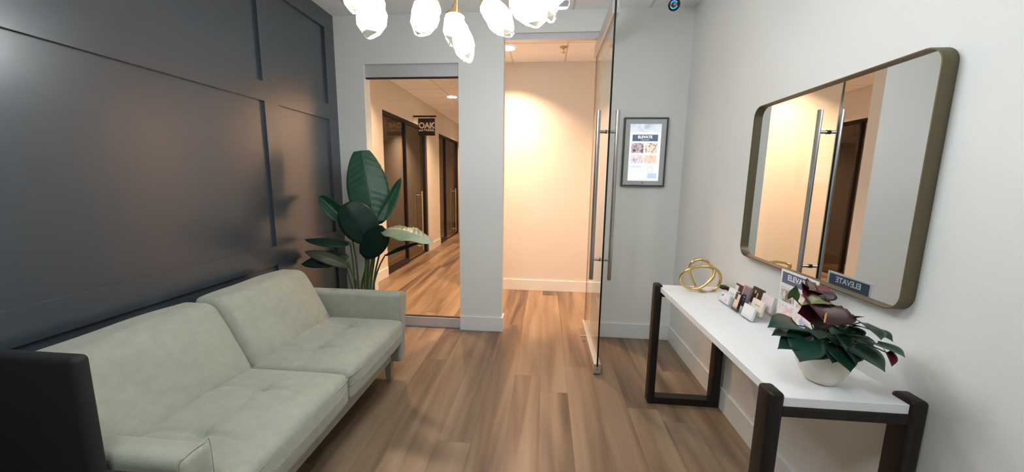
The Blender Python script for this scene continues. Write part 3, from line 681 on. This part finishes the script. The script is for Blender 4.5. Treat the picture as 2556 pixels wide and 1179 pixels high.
# base and arms
b = B(); rbox(b, (-1.415, 1.61, .215), (.385, .690, .072), .02, 6); obj('base_frame', b, M_fab, so, smooth=True)
for yc in (.857, 2.363):
    b = B(); rbox(b, (-1.385, yc, .375), (.420, .048, .245), .022, 10, 4, deform=lambda p: V((p.x+((.012 if yc > 1 else -.006)*(p.z/.245) if p.x > 0 else 0), p.y*(1+.05*(1-(p.z/.245)**2)), p.z+.008*(1-(p.y/.05)**2)*(1 if p.z > 0 else 0)))); arm_o = obj('arm', b, M_fab, so, smooth=True)
    xs = -.980 if yc < 1 else -.962
    b = B(); tube(b, spline([(xs, yc-.050, .30), (xs, yc-.050, .600), (xs, yc-.030, .624), (xs, yc+.030, .624), (xs, yc+.050, .600), (xs, yc+.050, .30)], 5), .0013, 6); obj('seam', b, M_fab, arm_o, smooth=True)
b = B(); rbox(b, (-1.775, 1.61, .42), (.055, .75, .30), .03, 10); obj('back_frame', b, M_fab, so, smooth=True)
def seatdef(sy):
    hx, hy, hz = .300, sy, .083
    pts = [(0.0, -sy*.42), (0.0, sy*.42)]
    def f(p):
        q = p.copy(); u, v = p.x/hx, p.y/hy
        if p.z > 0:
            q.z += .030*(1-u**4)*(1-abs(v)**3)-.010*abs(v)**6
            cr = 0
            for (a, c) in pts:
                d2 = ((p.x-a)**2+(p.y-c)**2); q.z -= .020*math.exp(-d2/.0009)+.012*math.exp(-d2/.008)
                # soft puckers running out of each button
                if abs(p.y-c) < .20: q.z -= .007*math.exp(-((p.x-a-.25*(p.y-c)**2/.2)**2)/.00010)*math.exp(-abs(p.y-c)/.20)
                q.z -= .013*math.exp(-((p.y-c+.10*(p.x-a)**2/.1)**2)/.00012)*math.exp(-abs(p.x-a)/.14)
        q.x += .020*(1-v**4)*(1 if p.x > 0 else 0)*(1-abs(p.z)/hz*.5)
        return q
    return f
for y0, y1 in ((SY0+.003, SM-.003), (SM+.003, SY1-.003)):
    sy = (y1-y0)/2
    b = B(); rbox(b, (-1.245, (y0+y1)/2, .372), (.300, sy, .083), .028, 60, 4, deform=seatdef(sy)); sc_ = obj('seat_cushion', b, M_fab, so, smooth=True)
    b = B(); zz = .372+.050; xx = -1.245+.309
    tube(b, spline([(xx-.05, y0+.004, zz), (xx-.004, y0+.03, zz), (xx+.002, (y0+y1)/2, zz), (xx-.004, y1-.03, zz), (xx-.05, y1-.004, zz)], 8), .0022, 6); obj('piping', b, M_fab, sc_, smooth=True)
# back cushions, leaning
def backdef(sy):
    def f(p):
        q = p.copy(); v = p.y/sy; wz = p.z/.196
        q.x += (.050 if p.x > 0 else .012)*(1-v**4)*(1-wz**4)*(1 if p.x > 0 else -1)
        q.z += .008*(1-v**2)*max(0, wz) - (.004*abs(v)**5 if wz > .5 else 0)
        q.x -= .10*(wz)
        q.y *= 1-.012*wz*wz
        q.x += .007*math.sin(v*5+wz*3)*(1-v**4)
        return q
    return f
for y0, y1 in ((SY0-.035, SM+.004), (SM-.004+.006, SY1-.02)):
    sy = (y1-y0)/2
    b = B(); rbox(b, (-1.600, (y0+y1)/2, .601), (.080, sy-.004, .188), .040, 16, 5, deform=backdef(sy)); obj('back_cushion', b, M_fab, so, smooth=True)
M_leg = mat('sofa_leg_wood', (.30, .28, .23), .5)
for x in (-1.065, -1.72):
    for y in (.90, 2.33):
        b = B(); vs = box(b, x-.026, x+.026, y-.026, y+.026, 0, .175)
        for v in b.verts:
            if v.co.z < .01: v.co.x = x+(v.co.x-x)*.7; v.co.y = y+(v.co.y-y)*.7
        obj('leg', b, M_leg, so)

# ================================================================== BLACK ARMCHAIR at the near end of the sofa
ac = empty('armchair', (-1.4, .42, 0), 'black high-backed armchair at the near end of the sofa, cut off by the frame', 'chair')
for y in (.765, .085):
    b = B(); rbox(b, (-1.412, y, .335), (.445, .020, .285), .018, 8); arm_ = obj('arm', b, M_black, ac, smooth=True)
    b = B(); rbox(b, (-1.50, y, .765), (.35, .020, .185), .018, 8); obj('wing', b, M_black, ac, smooth=True)
b = B(); rbox(b, (-1.76, .425, .55), (.09, .318, .46), .03, 8); obj('backrest', b, M_black, ac, smooth=True)
b = B(); rbox(b, (-1.33, .425, .27), (.335, .318, .15), .03, 8); obj('seat', b, M_black, ac, smooth=True)
for x in (-1.75, -1.07):
    for y in (.12, .73): bx('leg', x-.02, x+.02, y-.02, y+.02, 0, .13, M_blackpl, ac)

# ================================================================== ANTHURIUM
an = empty('potted_anthurium', (.905, 1.185, TT), 'dark red anthurium in a rounded cream pot near the front of the console table', 'plant')
PC = V((.903, 1.192, TT))
b = B(); lathe(b, [(0, 0), (.030, 0), (.040, .004), (.058, .030), (.070, .060), (.0745, .088), (.0755, .108), (.072, .110), (.069, .100), (0, .098)], PC, 48); obj('pot', b, M_pot, an, auto=50)
b = B(); lathe(b, [(0, .103), (.069, .102), (.069, .099), (0, .099)], PC, 24); obj('soil', b, M_soil, an)
M_anl = leafmat('glossy_dark_anthurium_leaf', (.006, .030, .020), (.012, .055, .033), .34, .4)
M_red = leafmat('dark_burgundy_spathe', (.016, .001, .003), (.060, .003, .008), .40, .3)
M_rose = leafmat('dusty_rose_spathe', (.12, .03, .04), (.20, .06, .065), .45, .3)
M_spad = mat('spadix_yellow', (.45, .25, .08), .6)
M_lime = leafmat('lime_green_spathe', (.10, .13, .02), (.16, .20, .05), .35)
def q(px, py, y): return at(px, py, y)
def aleaf(base, tip, wd, up, m=None, nm='leaf', **k):
    base, tip = V(base), V(tip)
    r0 = PC+V((random.uniform(-.02, .02), random.uniform(-.02, .02), .10))
    b = B(); mid = (r0+base)/2+V((0, 0, .03)); tube(b, spline([r0, mid, base], 6), .0017, 6); st = obj('stem', b, M_stemd if m is None else M_stem, an, smooth=True)
    return leaf(nm, m or M_anl, an, base, tip, wd*(1.12 if nm == 'leaf' else 1.2 if wd > .06 else 1), up, kind='heart', thick=.0008, **k)
A = aleaf
# left cluster
A(q(1985, 812, 1.16), q(1915, 818, 1.10), .075, (-.2, -.5, 1), arch=.16, fold=.18)
A(q(1985, 838, 1.15), q(1925, 838, 1.08), .055, (-.2, -.4, 1), arch=.12, fold=.15)
A(q(1995, 850, 1.12), q(1940, 872, 1.06), .060, (-.2, -.6, .8), arch=.12, fold=.15)
A(q(2000, 822, 1.16), q(1990, 868, 1.08), .070, (-.3, -1, .5), arch=.1, fold=.12)
A(q(2012, 848, 1.10), q(1996, 905, 1.04), .088, (-.45, -1, .35), arch=.12, fold=.12)
A(q(2032, 826, 1.12), q(2044, 848, 1.06), .050, (-.3, -1, .6), arch=.1, fold=.15)
A(q(2050, 850, 1.14), q(2022, 900, 1.10), .075, (-.1, -1, .2), arch=.1, fold=.15)
A(q(2070, 860, 1.13), q(2078, 908, 1.08), .075, (0, -1, .2), arch=.1, fold=.15)
# centre
A(q(2060, 812, 1.20), q(2040, 850, 1.12), .085, (-.2, -1, .5), arch=.1, fold=.15)
A(q(2090, 806, 1.22), q(2075, 838, 1.14), .085, (-.1, -.6, 1), arch=.15, fold=.1)
A(q(2105, 815, 1.20), q(2140, 850, 1.13), .085, (.1, -.6, 1), arch=.15, fold=.1)
A(q(2090, 872, 1.12), q(2123, 930, 1.06), .078, (.1, -1, .25), arch=.1, fold=.12)
A(q(2115, 860, 1.12), q(2135, 908, 1.06), .075, (.1, -1, .25), arch=.1, fold=.12)
# right big ones
A(q(2118, 858, 1.14), q(2210, 930, 1.03), .100, (.25, -1, .75), arch=.12, fold=.12)
A(q(2135, 815, 1.20), q(2230, 854, 1.06), .080, (.1, -.5, 1), arch=.16, fold=.12)
A(q(2150, 805, 1.16), q(2200, 850, 1.06), .075, (.2, -.9, .9), arch=.14, fold=.12)
A(q(2188, 858, 1.07), q(2260, 893, .99), .056, (.1, -.7, 1), arch=.12, fold=.12)
A(q(2080, 835, 1.15), q(2110, 870, 1.10), .085, (.1, -1, .4), arch=.1, fold=.1)
A(q(2128, 838, 1.20), q(2160, 880, 1.14), .085, (.1, -1, .6), arch=.1, fold=.1)
# flowers
A(q(2050, 772, 1.14), q(1990, 782, 1.10), .095, (-.3, -1, .3), M_red, 'flower', arch=.14, fold=.12)
A(q(2060, 760, 1.12), q(2062, 812, 1.05), .118, (-.1, -1, .45), M_red, 'flower', arch=.14, fold=.10)
A(q(2080, 762, 1.14), q(2092, 800, 1.10), .070, (.3, -1, .2), M_red, 'flower', arch=.1, fold=.15)
A(q(2066, 752, 1.15), q(1998, 764, 1.09), .042, (-.1, -.6, 1), M_lime, 'leaf', arch=.25, fold=.1)
A(q(2045, 722, 1.17), q(2040, 752, 1.12), .075, (-.1, -1, .7), M_red, 'flower', arch=.1, fold=.15)
A(q(2035, 722, 1.17), q(2079, 731, 1.12), .040, (-.1, -.7, 1), M_rose, 'flower', arch=.10, fold=.25)
A(q(2040, 728, 1.16), q(2018, 724, 1.12), .030, (-.1, -.7, 1), M_rose, 'flower', arch=.10, fold=.25)
A(q(2020, 732, 1.16), q(1999, 704, 1.14), .020, (-.6, -.7, .3), M_red, 'flower', arch=.08, fold=.5)
A(q(1980, 742, 1.13), q(1988, 712, 1.12), .028, (-.6, -1, .1), M_stem, 'bud', arch=-.1, fold=.5)
A(q(2116, 790, 1.14), q(2124, 812, 1.10), .030, (-.2, -1, .4), M_stemd, 'bud', arch=.1, fold=.6)
A(q(2120, 798, 1.14), q(2158, 791, 1.08), .016, (0, -.6, 1), M_rose, 'flower', arch=.05, fold=.5)
A(q(2212, 880, 1.03), q(2226, 916, .99), .034, (0, -1, .3), M_red, 'flower', arch=.12, fold=.5)
A(q(2170, 845, 1.10), q(2185, 858, 1.07), .008, (0, -1, .3), M_stemd, 'bud', arch=.1, fold=.5)
for p0, p1 in (((2062, 782, 1.085), (2058, 806, 1.03)), ((2040, 722, 1.14), (2034, 706, 1.12))):
    b = B(); tube(b, [q(*p0), q(*p1)], [.0030, .0018], 8); obj('spadix', b, M_spad, an, smooth=True)
